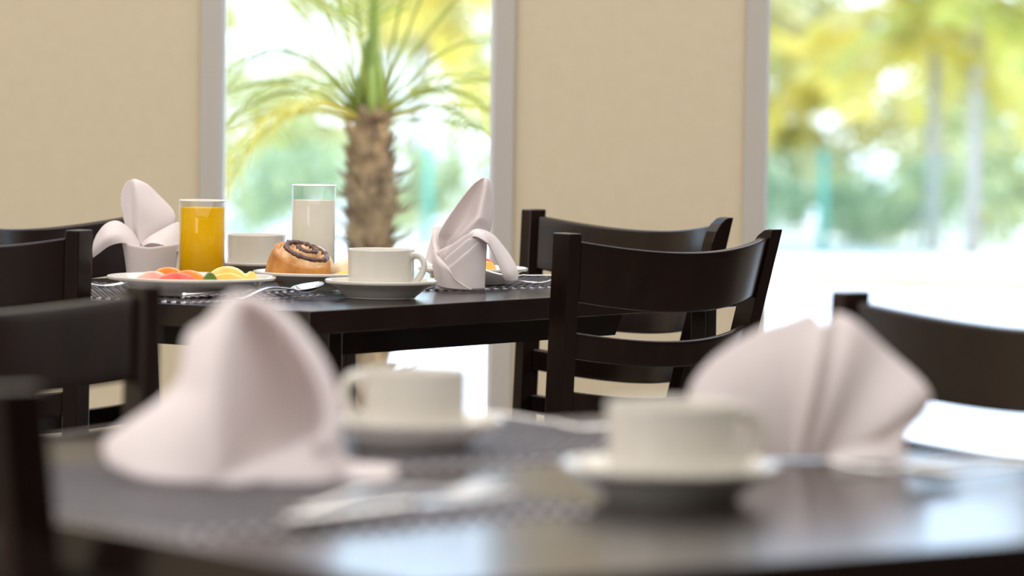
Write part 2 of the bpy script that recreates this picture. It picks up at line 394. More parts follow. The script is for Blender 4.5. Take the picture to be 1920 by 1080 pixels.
def cup(x, y, z, hdir, s, lc, ls):
    o = copy_tree(cup0) if used[0] else cup0; q = sau0.copy() if used[0] else sau0
    if used[0]: C.objects.link(q)
    used[0] = True
    q.location = (x, y, z); q.scale = (s, s, s); tag(q, ls, 'saucer', 'white saucers')
    o.location = (x, y, z+0.0063*s); o.rotation_euler = (0, 0, math.radians(hdir)); o.scale = (s, s, s); o['label'] = lc
cup(-0.170, 5.525, 0.7506, -22, 1.0, 'sharp white coffee cup, handle to the right, at the corner of the breakfast table', 'white saucer standing on the bare corner of the breakfast table')
cup(-0.363, 6.035, 0.7506, 100, 0.96, 'white cup standing between the orange juice and the milk glass', 'white saucer half hidden behind the pastry plate, under the rear cup')
cup(-0.074, 3.300, MT+0.0006, 168, 0.94, 'blurred white cup just right of the tent-folded napkin on the front table', 'blurred white saucer just right of the tent-folded napkin')
cup(0.112, 2.945, 0.7506, 20, 1.05, 'blurred white cup in front of the fan-folded napkin', 'blurred white saucer in front of the fan-folded napkin')
def plate(x, y, z, R, H, label):
    rb = R*0.62
    bm = lathe(sprof([(0, 0.005), (rb*0.8, 0.005), (rb*1.0, 0.0075), (rb*1.12, H*0.62), (R*0.93, H*0.95), (R*0.99, H), (R, H-0.002), (R*0.985, H-0.0042), (R*0.90, H*0.78), (rb*1.10, H*0.30), (rb*1.0, 0.0015), (rb*0.97, 0), (rb*0.88, 0), (rb*0.85, 0.002), (0, 0.002)], 4), 96)
    o = obj('plate', bm, M['porcelain'], smooth=True); o.location = (x, y, z)
    return tag(o, label, 'plate', 'white plates on the breakfast table')
PF = Vector((-0.414, 5.505, MT+0.0006)); PP = Vector((-0.255, 5.705, MT+0.0006)); PR = Vector((-0.054, 5.885, MT+0.0006))
plate(*PF, 0.109, 0.0235, 'large white plate holding watermelon, papaya and melon slices')
plate(*PP, 0.092, 0.0225, 'white side plate holding the raisin swirl bun')
plate(*PR, 0.076, 0.0225, 'white plate half hidden behind the right-hand upright napkin, holding fruit')

# ------------------------------------------------------------------ glasses
def tumbler(x, y, R, H, fill, liqmat, lname, label):
    t = thing('drinking_glass', label, 'glass', (x, y, 0.7506), 0, 'straight tumblers')
    wl_ = 0.0013
    obj('glass', lathe([(0, 0.006), (R-wl_-0.002, 0.006), (R-wl_, 0.009), (R-wl_, H-0.001), (R-wl_/2, H), (R, H-0.001), (R, 0.003), (R-0.003, 0), (0, 0)], 96), M['glass'], t, smooth=True)
    rr_ = R-wl_-0.0003
    obj(lname, lathe([(0, 0.0066), (rr_-0.002, 0.0066), (rr_, 0.0095), (rr_, fill), (rr_-0.001, fill-0.0007), (0, fill-0.0007)], 96), liqmat, t, smooth=True)
    rim = bmesh.new(); pts = [((R-0.0007)*math.cos(a), (R-0.0007)*math.sin(a), H) for a in [2*PI*k/64 for k in range(65)]]
    tube(rim, pts, 0.0009, 6, False); obj('rim', rim, M['rim'], t, smooth=True)
M['rim'] = mat('glass_rim', (0.85, 0.86, 0.87), 0.08, 0.9)
def liquid(name, c, tr):
    m = vary(mat(name, c, 0.45, 0.08), c, tuple(x*0.97 for x in c), nscale=30); n, l, b = nodes(m)
    t = n.new('ShaderNodeBsdfTranslucent'); t.inputs[0].default_value = (*c, 1); mx = n.new('ShaderNodeMixShader'); mx.inputs[0].default_value = tr
    l.new(b.outputs[0], mx.inputs[1]); l.new(t.outputs[0], mx.inputs[2]); l.new(mx.outputs[0], n['Material Output'].inputs[0]); return m
tumbler(-0.430, 5.905, 0.0325, 0.1115, 0.1020, liquid('orange_juice', (1.0, 0.66, 0.0), 0.5), 'juice', 'straight glass of orange juice beside the lily-folded napkin')
tumbler(-0.277, 5.93, 0.0312, 0.134, 0.1135, liquid('milk', (0.92, 0.86, 0.75), 0.4), 'milk', 'tall straight glass of milk in front of the palm window')

# ------------------------------------------------------------------ food
def blob(name, pts, rad, m, n=14):
    return obj(name, tube(bmesh.new(), pts, rad, n), m, smooth=True, mods=[('SUBSURF', dict(levels=1, render_levels=2))])
def wedge(L, Hh, T, seg=14):
    """a curved fruit slice: half-moon outline of length L and height Hh, thickness T"""
    bm = bmesh.new(); A = []; B = []
    out = [(-L/2+L*k/seg, 0) for k in range(seg+1)] + [(L/2*math.cos(PI*k/seg), Hh*math.sin(PI*k/seg)) for k in range(1, seg)]
    for x, z in out: A.append(bm.verts.new((x, -T/2, z))); B.append(bm.verts.new((x, T/2, z)))
    n = len(out)
    for k in range(n): bm.faces.new((A[k], A[(k+1) % n], B[(k+1) % n], B[k]))
    bm.faces.new(A); bm.faces.new(list(reversed(B))); return bm
def fruit(name, bm, m, loc, rot, label, cat='fruit', group='fruit slices on the large plate'):
    o = obj(name, bm, m, smooth=False, mods=[('BEVEL', dict(width=0.0022, segments=3, limit_method='ANGLE', angle_limit=0.7))])
    o.location = loc; o.rotation_euler = rot
    for p in o.data.polygons: p.use_smooth = True
    return tag(o, label, cat, group)
def fm(name, c1, c2, ns=60): return vary(mat(name, c1, 0.3, 0.5, Subsurface_Weight=0.0), c1, c2, nscale=ns, bump=0.2)
melon_r = fm('watermelon_flesh', (0.78, 0.10, 0.08), (0.85, 0.22, 0.16)); melon_p = fm('pale_watermelon', (0.85, 0.42, 0.34), (0.90, 0.62, 0.52))
papaya = fm('papaya_flesh', (0.90, 0.25, 0.03), (0.93, 0.36, 0.06)); lime = fm('green_rind', (0.07, 0.14, 0.02), (0.14, 0.22, 0.03))
pine = fm('pineapple_flesh', (0.86, 0.62, 0.15), (0.90, 0.74, 0.30)); cant = fm('cantaloupe_flesh', (0.90, 0.50, 0.10), (0.92, 0.60, 0.2))
pz = PF.z+0.0075
def slab(L, Wd, T, seg=10):
    bm = bmesh.new(); A = []; B = []
    out = [(L/2*math.cos(2*PI*k/(2*seg)), Wd/2*math.copysign(abs(math.sin(2*PI*k/(2*seg)))**0.7, math.sin(2*PI*k/(2*seg)))) for k in range(2*seg)]
    for x, y in out: A.append(bm.verts.new((x, y, 0))); B.append(bm.verts.new((x*0.93, y*0.85, T)))
    n = len(out)
    for k in range(n): bm.faces.new((A[k], A[(k+1) % n], B[(k+1) % n], B[k]))
    bm.faces.new(A); bm.faces.new(list(reversed(B))); return bm
def at(dx, dy, dz=0): return (PF.x+dx, PF.y+dy, pz+dz)
fruit('watermelon_slice', wedge(0.066, 0.022, 0.013), melon_r, at(-0.016, -0.045), (0, 0, 0.12), 'red watermelon slice at the front of the fruit plate')
fruit('watermelon_slice', wedge(0.055, 0.0225, 0.013), melon_p, at(-0.048, -0.026), (0, 0, 0.1), 'pale pink watermelon slice on the left of the fruit plate')
fruit('papaya_slice', wedge(0.056, 0.027, 0.012), papaya, at(-0.030, -0.006), (0, 0, 0.05), 'orange papaya slice standing highest behind the watermelon')
fruit('papaya_slice', wedge(0.058, 0.0245, 0.012), papaya, at(-0.003, -0.026), (0, 0, -0.1), 'orange papaya slice just behind the red watermelon')
fruit('fruit_rind', wedge(0.022, 0.0225, 0.009), lime, at(0.026, -0.034), (0, 0, 0.2), 'dark green rind piece between watermelon and pineapple', 'fruit')
fruit('pineapple_slice', wedge(0.060, 0.0290, 0.014), pine, at(0.046, 0.000), (0, 0, -0.05), 'pale yellow pineapple slice in front of the juice glass')
fruit('cantaloupe_slice', wedge(0.058, 0.0215, 0.013), cant, at(0.048, -0.022), (0, 0, 0.05), 'peach coloured melon slice in front of the pineapple')
fruit('pineapple_slice', wedge(0.020, 0.0230, 0.010), pine, at(0.077, -0.004), (0, 0, 0.3), 'small yellow-green fruit piece at the right rim of the fruit plate')
pz2 = PR.z+0.0075
for dx, dy, L, Hh, m, nm, lb in ((-0.044, -0.012, 0.030, 0.0255, pine, 'pineapple_slice', 'yellow fruit slice on the plate left of the right-hand napkin'),
                            (0.020, 0.0, 0.026, 0.0235, cant, 'cantaloupe_slice', 'orange fruit slice right of the right-hand napkin'),
                            (0.016, 0.026, 0.034, 0.0265, melon_r, 'watermelon_slice', 'red fruit slice at the back of the plate right of the napkin')):
    fruit(nm, wedge(L, Hh, 0.012), m, (PR.x+dx, PR.y+dy, pz2), (0, 0, 0.2), lb, group='fruit slices on the plate behind the right napkin')

crust = vary(mat('baked_crust', (0.55, 0.24, 0.06), 0.42, 0.4), (0.33, 0.11, 0.02), (0.60, 0.28, 0.075), nscale=38, detail=5, bump=0.4, dist=0.001)
crumb = vary(mat('sugared_dough', (0.75, 0.50, 0.26), 0.5, 0.4), (0.50, 0.24, 0.07), (0.78, 0.55, 0.34), nscale=70, detail=4, bump=0.3, dist=0.001)
darkf = vary(mat('raisin_filling', (0.05, 0.02, 0.012), 0.3, 0.5), (0.03, 0.012, 0.008), (0.14, 0.05, 0.025), nscale=150, detail=3, bump=0.4, dist=0.001)
breadm = vary(mat('pale_bread', (0.75, 0.60, 0.42), 0.7, 0.2), (0.68, 0.52, 0.33), (0.82, 0.70, 0.52), nscale=50, detail=3, bump=0.3, dist=0.001)
golden = vary(mat('golden_pastry', (0.75, 0.45, 0.08), 0.5, 0.3), (0.66, 0.36, 0.06), (0.82, 0.56, 0.16), nscale=60, detail=3, bump=0.3, dist=0.001)
def bun(loc):
    t = thing('swirl_bun', 'golden raisin swirl bun on the white side plate behind the spoon', 'bun', loc)
    R, Hh = 0.0425, 0.036; tilt = Matrix.Rotation(math.radians(17), 4, 'X') @ Matrix.Rotation(math.radians(15), 4, 'Y')
    def arm(r): return r/0.0165                                      # spiral: turns with radius
    def top(r, a):
        ph = (arm(r)-a/(2*PI)) % 1.0; g = math.exp(-((ph-0.5)/0.16)**2) if 0.006 < r < 0.037 else 0
        return Hh*(1-0.35*(r/R)**3)-0.006*g+0.0022*math.sin(ph*2*PI+PI/2)
    nr, na = 34, 110; bmv = bmesh.new(); rings = []
    pr = [(r, 'top') for r in [R*0.93*(k/nr)**0.9 for k in range(1, nr+1)]]
    def place(p):
        q = tilt @ Vector(p); q.z += 0.0205; q.z = q.z if q.z > 0.004 else 0.004*math.exp((q.z-0.004)*60)-0.0; return q
    c = bmv.verts.new(place((0, 0, top(0.001, 0)-0.006)))
    for r, _ in pr: rings.append([bmv.verts.new(place((r*math.cos(2*PI*k/na), r*math.sin(2*PI*k/na), top(r, 2*PI*k/na)-0.008+0.0012*noise.noise(Vector((r*90*math.cos(2*PI*k/na), r*90*math.sin(2*PI*k/na), 0)))))) for k in range(na)])
    for q in range(1, 15):
        a = q/14*PI*0.62; rr_ = R*(0.93+0.075*math.sin(a*1.35)); z = Hh*0.66-0.008-(Hh*1.15)*(q/14)
        rings.append([bmv.verts.new(place((rr_*math.cos(2*PI*k/na)*(1+0.03*noise.noise(Vector((math.cos(2*PI*k/na)*2, math.sin(2*PI*k/na)*2, q*0.2)))), rr_*math.sin(2*PI*k/na), z))) for k in range(na)])
    for k in range(na): bmv.faces.new((c, rings[0][k], rings[0][(k+1) % na]))
    for A, B in zip(rings, rings[1:]):
        for k in range(na): bmv.faces.new((A[k], B[k], B[(k+1) % na], A[(k+1) % na]))
    bmv.faces.new(rings[-1])
    o = obj('dough', bmv, crust, t, smooth=True); o.data.materials.append(crumb)
    for i, p in enumerate(o.data.polygons): p.material_index = 1 if i < na*(nr-3) else 0
    bmf = bmesh.new(); pts = []; rad = []
    for k in range(150):
        th = 2*PI*(0.5+1.85*k/149); r = 0.0165*((th/(2*PI))-0.05)
        pts.append(place((r*math.cos(th), r*math.sin(th), Hh*(1-0.35*(r/R)**3)-0.0078))); rad.append(0.0040+0.0018*noise.noise(Vector((k*0.35, 0, 3))))
    obj('raisin_filling', tube(bmf, pts, rad, 8), darkf, t, smooth=True)
    for k in range(14):
        th = 2*PI*(0.7+0.11*k); r = 0.0165*((th/(2*PI))-0.05)
        bmr = bmesh.new(); bmesh.ops.create_icosphere(bmr, subdivisions=2, radius=0.0036)
        for v in bmr.verts: v.co *= 1+0.2*noise.noise(v.co*500+Vector((k, 0, 0))); v.co.z *= 0.8
        ob = obj('raisin', bmr, darkf, t, smooth=True); ob.location = place((r*math.cos(th), r*math.sin(th), Hh*(1-0.35*(r/R)**3)-0.0085))
    return t
bun((PP.x-0.030, PP.y-0.012, PP.z+0.0068))
def loaf(name, rx, ry, rz, m, loc, rot, label, cat):
    bmv = bmesh.new(); bmesh.ops.create_uvsphere(bmv, u_segments=40, v_segments=24, radius=1)
    for v in bmv.verts:
        k = 1+0.03*noise.noise(v.co*2.2); v.co = Vector((v.co.x*rx*k, v.co.y*ry*k, v.co.z*rz*k if v.co.z > 0 else v.co.z*rz*0.25))
        v.co.z += rz*0.25
    o = obj(name, bmv, m, smooth=True); o.location = loc; o.rotation_euler = rot
    return tag(o, label, cat, 'pastries on the side plate')
loaf('bread_roll', 0.034, 0.020, 0.038, breadm, (PP.x-0.018, PP.y+0.046, PP.z+0.0085), (0, 0, 0.1), 'pale round bread roll showing behind the swirl bun', 'bread')
loaf('pastry_slice', 0.032, 0.018, 0.0135, golden, (PP.x+0.043, PP.y-0.020, PP.z+0.0085), (0, 0, 0.1), 'golden pastry slice lying between the bun and the sharp white cup', 'pastry')
loaf('bread_slice', 0.036, 0.018, 0.0255, breadm, (PP.x+0.043, PP.y+0.018, PP.z+0.0085), (0, 0, 0.1), 'pale bread slice leaning behind the golden pastry slice', 'bread')

# ------------------------------------------------------------------ cutlery
def cutlery(kind, loc, heading, pitch, label, tilt=0, s=1.0, z=None):
    t = thing(kind, label, kind, loc, 0, 'stainless steel cutlery')
    t.rotation_euler = Matrix.Rotation(heading, 3, 'Z').to_4x4().to_euler()
    t.rotation_euler = (Matrix.Rotation(heading, 3, 'Z') @ Matrix.Rotation(-pitch, 3, 'Y') @ Matrix.Rotation(tilt, 3, 'X')).to_euler()
    t.scale = (s, s, s); sd = Vector((0, 1, 0)); bm = bmesh.new()
    n = 24
    if kind == 'knife':
        blade_strip(bm, [(0.115*k/n, 0, 0.004) for k in range(n+1)], [0.008+0.006*math.sin(PI*min(1, 0.15+0.75*(1-k/n))) for k in range(n+1)], 0.0065, sd)
        obj('handle', bm, M['steel'], t, smooth=True)
        bm = bmesh.new(); blade_strip(bm, [(0.113+0.105*k/n, 0.002, 0.004) for k in range(n+1)], [0.010+0.010*math.sin(PI*(k/n)**0.7)*(1-0.3*k/n) for k in range(n+1)], 0.0018, sd)
        obj('blade', bm, M['steel'], t, smooth=True); return t
    hl = 0.115 if kind == 'spoon' else 0.125
    def hz(q): return 0.0022+0.010*math.sin(PI*q)**1.5*0.7+0.004*q
    blade_strip(bm, [(hl*k/n, 0, hz(k/n)) for k in range(n+1)], [0.013-0.0085*(k/n)**0.6 for k in range(n+1)], 0.0026, sd)
    obj('handle', bm, M['steel'], t, smooth=True)
    if kind == 'spoon':
        rows = []
        for j in range(9):
            q = j/8; x = hl-0.002+0.055*q; w = 0.0175*math.sin(PI*min(1, (q*0.93+0.045)))**0.62
            dp = 0.008*math.sin(PI*q)
            rows.append([(x, w*c, hz(1)-0.001+0.006*q-dp*(1-c*c)+0.001) for c in (-1, -0.6, 0, 0.6, 1)])
        obj('bowl', patch(rows, 20, 28), M['steel'], t, smooth=True, mods=[('SOLIDIFY', dict(thickness=0.0014, offset=1))])
    else:
        bm = bmesh.new()
        blade_strip(bm, [(hl-0.002+0.026*k/8, 0, hz(1)-0.0035*math.sin(PI*k/16)) for k in range(9)], [0.005+0.018*(k/8)**0.8 for k in range(9)], 0.002, sd)
        obj('neck', bm, M['steel'], t, smooth=True)
        for yy in (-0.0095, -0.0032, 0.0032, 0.0095):
            bm = bmesh.new(); blade_strip(bm, [(hl+0.022+0.045*k/10, yy, hz(1)-0.0035+0.0035*(k/10)**2*2.0) for k in range(11)], [0.0032*(1-0.5*(k/10)**3) for k in range(11)], 0.0019, sd)
            obj('tine', bm, M['steel'], t, smooth=True)
    return t
def hd(v): return math.atan2(v.y, v.x)
def bk(u, w, z=MT): p = BC+BU*u+BW*w; return (p.x, p.y, z)
def fr(u, v, z=0.7528): p = FC+FU*u+FV*v; return (p.x, p.y, z)
cutlery('knife', (-0.416, 5.388, MT+0.001), math.radians(44), 0.01, 'steel knife beside the fruit plate, handle to the left', tilt=-0.35, s=0.88)
cutlery('spoon', (-0.344, 5.382, MT), math.radians(55), 0.035, 'steel spoon in front of the pastry plate, bowl to the right')
cutlery('fork', (0.150, 5.925, MT), math.radians(190), 0.0, 'steel fork lying flat at the far right end of the right placemat', s=0.8)
cutlery('fork', (0.118, 5.795, MT+0.001), math.radians(176), 0.10, 'steel fork propped towards the plate, tines beside the upright napkin', s=0.85)
cutlery('fork', (-0.655, 5.60, MT), math.radians(26), 0.0, 'steel fork whose tines show under the left rim of the fruit plate', s=0.85)
cutlery('knife', fr(-0.76, 0.645), hd(FU*0.96-FV*0.20), 0.02, 'blurred steel knife in the middle of the front table, nearest the front edge')
cutlery('fork', fr(-0.70, 0.575), hd(FU*0.96-FV*0.22), 0.0, 'blurred steel fork in the middle of the front table, behind the knife')
cutlery('fork', fr(-0.23, 0.035), hd(FU*0.6+FV*0.75), 0.0, 'blurred steel fork behind the two cups at the far corner of the front table')
cutlery('spoon', fr(-0.05, 0.665, 0.753), hd(FU*-0.75-FV*0.3)+PI*0.0, 0.0, 'blurred steel spoon on bare wood right of the fan-folded napkin')
cutlery('fork', fr(-0.02, 0.60, 0.75), hd(FU*-0.8-FV*0.45), 0.0, 'blurred dark steel fork lying against the fan-folded napkin')

# ------------------------------------------------------------------ napkins
CL = [('SOLIDIFY', dict(thickness=0.0013, offset=0))]
def cuff(rb, rt_, h, rim, wob=0.0, n=80, m=14, tilt=None):
    V = []; F = []
    for j in range(m+1):
        q = j/m
        for i in range(n):
            a = 2*PI*i/n; zt = h+rim(a); r = rb+(rt_-rb)*q**1.3+wob*math.sin(3*a+1)*q
            V.append((r*math.cos(a), r*math.sin(a)*0.92, zt*q))
    for j in range(m):
        for i in range(n):
            F.append((j*n+i, j*n+(i+1) % n, (j+1)*n+(i+1) % n, (j+1)*n+i))
    return (V, F)
def nap(label, x, y, z=MT):
    return thing('folded_napkin', label, 'napkin', (x, y, z), 0, 'folded cloth napkins')
def pc(t, name, rows, s, ox, oy, nu=28, nv=24, th=0.0013):
    """rows of (x, y, depth): x to the right, y downward, from an origin at the foot of the fold"""
    R = [[((p[0]-ox), p[2], (oy-p[1])) for p in r] for r in rows]
    R = [[(a, b, max(c, 0.9e-3/s)) for a, b, c in r] for r in R]
    return obj(name, patch(R, nu, nv, s), M['cloth'], t, smooth=True, mods=[('SOLIDIFY', dict(thickness=th, offset=0))])
# lily-folded napkin at the left of the breakfast table
t = nap('white lily-folded napkin with two drooping leaves, left of the orange juice', -0.509, 6.005)
s = 0.000752
obj('cuff', cuff(0.0335, 0.0405, 0.0425, lambda a: 0.0045*abs(math.cos(a))+0.002*math.sin(a)), M['cloth'], t, smooth=True, mods=CL)
pc(t, 'petal', [
    [(252, 490, 12), (258, 492, 4), (264, 493, 0), (276, 492, 6), (288, 490, 14)],
    [(244, 458, 14), (254, 460, 8), (264, 462, 0), (286, 458, 8), (304, 452, 20)],
    [(233, 430, 8), (246, 434, 12), (262, 438, -2), (296, 430, 8), (324, 424, 24)],
    [(226, 398, 6), (243, 400, 14), (261, 404, -4), (292, 402, 10), (322, 404, 26)],
    [(226, 370, 8), (241, 370, 16), (256, 372, 0), (278, 372, 14), (297, 377, 24)],
    [(234, 352, 12), (243, 351, 16), (252, 352, 6), (264, 352, 14), (275, 356, 20)],
    [(244, 346, 16), (247, 345, 17), (250, 345, 14), (254, 346, 16), (258, 348, 18)]], s, 283, 524)
pc(t, 'leaf', [
    [(262, 464, 2), (263, 468, -2), (264, 471, -6)],
    [(246, 440, -6), (247, 454, -20), (249, 467, -26)],
    [(222, 423, -14), (225, 446, -34), (230, 463, -36)],
    [(200, 428, -16), (203, 452, -38), (208, 469, -36)],
    [(184, 446, -10), (184, 468, -26), (186, 485, -24)],
    [(176, 462, -4), (174, 478, -14), (176, 492, -12)]], s, 283, 524)
pc(t, 'leaf', [
    [(264, 466, 0), (266, 469, -4), (268, 471, -8)],
    [(280, 452, -4), (282, 458, -14), (286, 463, -26)],
    [(304, 438, -2), (308, 452, -16), (312, 468, -26)],
    [(328, 425, 6), (332, 452, -6), (336, 480, -12)],
    [(346, 424, 20), (348, 452, 14), (350, 484, 8)]], s, 283, 524)
# the upright one at the right of the breakfast table: same fold, turned
t = nap('pale upright pointed napkin with one long drooping leaf, right of the sharp white cup', -0.0695, 5.735, MT)
s = 0.000158; OX, OY = 352, 1018
obj('cuff', cuff(0.0325, 0.0345, 0.060, lambda a: 0.013*math.cos(a)-0.006*math.sin(a), 0.0006), M['cloth'], t, smooth=True, mods=CL)
pc(t, 'petal', [
    [(175, 690, 40), (230, 720, 130), (330, 660, 90), (470, 620, 60), (560, 640, 110)],
    [(160, 585, 0), (235, 615, 120), (330, 570, 60), (470, 500, 20), (590, 540, 110)],
    [(178, 515, -30), (290, 550, 110), (400, 490, 50), (500, 420, -10), (604, 480, 110)],
    [(240, 410, -30), (350, 440, 120), (440, 420, 90), (510, 390, -10), (613, 400, 110)],
    [(310, 305, -20), (400, 330, 120), (470, 310, 90), (528, 300, 0), (618, 290, 110)],
    [(390, 195, -10), (450, 210, 100), (500, 200, 80), (552, 190, 10), (608, 180, 100)],
    [(460, 115, 10), (495, 118, 70), (525, 114, 60), (560, 110, 20), (592, 108, 80)],
    [(520, 73, 30), (532, 68, 45), (545, 66, 45), (558, 68, 40), (572, 78, 50)]], s, OX, OY)
pc(t, 'leaf', [                                                     # the long leaf on the right
    [(400, 560, -60), (405, 570, -110), (410, 580, -150)],
    [(460, 508, -120), (470, 528, -195), (480, 560, -225)],
    [(525, 506, -80), (545, 545, -190), (575, 612, -225)],
    [(625, 550, 0), (610, 600, -110), (598, 650, -170)],
    [(705, 640, 30), (670, 680, -80), (635, 720, -130)],
    [(780, 740, 40), (730, 780, -70), (675, 810, -100)],
    [(835, 850, 30), (780, 880, -70), (708, 890, -80)],
    [(838, 945, 10), (790, 948, -40), (735, 940, -40)]], s, OX, OY)
def dep(x, off): return -0.92*math.sqrt(max(0, (226+off)**2-(x-352)**2))
for off, edge in ((6, [(205, 715), (250, 655), (320, 600), (390, 550), (460, 525), (530, 530), (575, 575)]),
                  (12, [(212, 765), (262, 715), (330, 655), (410, 585), (460, 580), (520, 590), (572, 615)]),
                  (18, [(232, 830), (285, 800), (350, 740), (420, 680), (490, 612), (530, 620), (570, 650)])):
    rows = []
    for q in (0, 0.06, 0.3, 0.6, 1.0):
        rows.append([(ex+(bx-ex)*q, ey+(1014-ey)*q, dep(ex+(bx-ex)*q, off*(1-0.6*q)+(4 if q == 0.06 else 0))) for (ex, ey), bx in zip(edge, (300, 330, 370, 410, 460, 510, 555))])
    pc(t, 'fold', rows, s, OX, OY)
pc(t, 'fold', [                                                     # second wrap seen along its edge
    [(116, 695, -40), (112, 760, -60), (120, 850, -70), (148, 985, -70)],
    [(128, 690, -80), (160, 780, -160), (200, 880, -190), (230, 1000, -190)],
    [(150, 720, -120), (230, 820, -215), (280, 900, -235), (330, 1008, -230)],
    [(180, 750, -150), (270, 850, -235), (320, 930, -255), (455, 1010, -250)]], s, OX, OY)
pc(t, 'leaf', [
    [(106, 500, 90), (140, 490, 100), (186, 492, 110)],
    [(104, 560, 60), (135, 560, 50), (160, 590, 60)],
    [(112, 630, 20), (140, 650, 0), (175, 690, 20)],
    [(130, 700, -30), (160, 730, -70), (205, 770, -90)]], s, OX, OY)
pc(t, 'leaf', [
    [(108, 560, 60), (112, 600, 40), (128, 690, 0)],
    [(85, 640, 60), (98, 690, 40), (120, 740, 0)],
    [(62, 720, 50), (84, 760, 30), (112, 790, 0)],
    [(48, 770, 40), (76, 795, 20), (104, 805, 0)]], s, OX, OY)
# tent-folded napkin at the left of the front table
t = nap('blurred tent-folded napkin standing at the left of the front table', -0.206, 3.010)
s = 0.000381; OX, OY = 420, 930
pc(t, 'panel', [
    [(410, 943, -90), (470, 920, 10), (545, 895, 60), (617, 866, 40)],
    [(414, 850, -85), (490, 850, 70), (570, 845, 110), (640, 826, 50)],
    [(419, 760, -75), (500, 755, 90), (575, 758, 130), (634, 778, 50)],
    [(424, 680, -55), (490, 672, 90), (545, 682, 120), (598, 705, 50)],
    [(429, 620, -25), (465, 612, 70), (500, 616, 100), (536, 632, 50)],
    [(434, 594, 10), (448, 590, 40), (464, 590, 60), (484, 597, 45)]], s, OX, OY)
pc(t, 'panel', [
    [(434, 592, 20), (430, 594, 22), (422, 600, 30), (414, 608, 40)],
    [(429, 625, -10), (420, 630, 6), (404, 634, 30), (388, 638, 50)],
    [(426, 665, -40), (408, 668, -10), (382, 666, 30), (354, 664, 60)],
    [(422, 720, -55), (400, 722, -30), (372, 722, 10), (346, 720, 60)],
    [(419, 760, -66), (396, 764, -40), (364, 764, 5), (334, 758, 55)],
    [(416, 800, -74), (380, 806, -50), (340, 804, -5), (296, 794, 50)],
    [(414, 850, -82), (365, 852, -56), (310, 846, -10), (248, 828, 40)],
    [(411, 905, -88), (350, 900, -62), (280, 888, -20), (203, 866, 30)],
    [(410, 943, -92), (340, 936, -72), (275, 924, -40), (215, 905, 10)]], s, OX, OY)
pc(t, 'hem', [                                                      # flat fold down the front edge
    [(405, 942, -104), (414, 945, -108), (428, 938, -100)],
    [(404, 850, -92), (416, 852, -100), (436, 850, -84)],
    [(410, 760, -78), (422, 762, -88), (443, 758, -70)],
    [(417, 680, -60), (428, 680, -70), (449, 676, -44)],
    [(424, 625, -24), (434, 622, -36), (454, 616, -4)],
    [(430, 594, 8), (438, 590, 0), (452, 590, 20)]], s, OX, OY, th=0.003)
pc(t, 'hem', [                                                      # rolled outer edge of the rounded panel
    [(440, 600, 0), (438, 590, 8), (438, 586, 26)],
    [(486, 606, 20), (488, 596, 22), (488, 592, 44)],
    [(530, 642, 22), (538, 632, 22), (542, 626, 48)],
    [(582, 712, 16), (598, 702, 18), (604, 698, 46)],
    [(614, 786, 10), (633, 778, 14), (640, 776, 44)],
    [(614, 832, -4), (638, 830, 4), (646, 830, 40)],
    [(596, 860, -20), (618, 872, -14), (630, 872, 20)]], s, OX, OY, th=0.003)
pc(t, 'hem', [
    [(410, 922, -106), (470, 900, -70), (540, 872, -30), (600, 848, 0), (640, 838, 40)],
    [(412, 945, -108), (480, 932, -84), (552, 910, -46), (612, 882, -6), (650, 866, 40)]], s, OX, OY, th=0.003)
pc(t, 'hem', [
    [(440, 935, -84), (520, 905, -56), (600, 880, -20), (655, 868, 20)],
    [(440, 947, -88), (530, 946, -66), (610, 944, -36), (650, 938, 10)]], s, OX, OY)
pc(t, 'corner', [
    [(630, 880, 60), (625, 910, 40), (630, 938, 20)],
    [(672, 900, 60), (676, 916, 30), (668, 940, 10)],
    [(712, 904, 70), (716, 918, 40), (704, 940, 20)],
    [(744, 908, 80), (748, 918, 60), (734, 935, 40)]], s, OX, OY)
# fan-folded napkin at the right of the front table
t = nap('blurred fan-folded napkin standing behind the right cup of the front table', 0.232, 3.262, 0.75)
s = 0.000408; OX, OY = 1530, 866
O = [(1345, 815), (1296, 752), (1335, 682), (1421, 624), (1480, 604), (1524, 588), (1547, 609), (1570, 590), (1606, 602), (1668, 656), (1742, 724), (1748, 768), (1708, 812), (1702, 856)]
I = [(1398, 860), (1420, 862), (1440, 864), (1465, 865), (1485, 865), (1495, 865), (1503, 865), (1512, 865), (1528, 865), (1550, 865), (1585, 865), (1615, 865), (1650, 865), (1690, 864)]
rows = []
amp = [0, 4, 12, 8, 18, 4, -40, 14, -22, 20, -8, 22, -16, 0]
for q in (0, 0.25, 0.5, 0.75, 1.0):
    rows.append([(i[0]+(o[0]-i[0])*q, i[1]+(o[1]-i[1])*q-14*math.sin(PI*q)*0, 30*q-40*math.sin(PI*q*0.8)+a*(0.25+q*0.75)*(1-0.55*q*q)) for i, o, a in zip(I, O, amp)])
pc(t, 'fan', rows, s, OX, OY, 90, 30)
pc(t, 'hem', [
    [(1560, 850, -70), (1610, 832, -60), (1660, 826, -40), (1700, 838, -10)],
    [(1560, 866, -80), (1620, 862, -75), (1680, 864, -50), (1712, 862, -20)]], s, OX, OY)

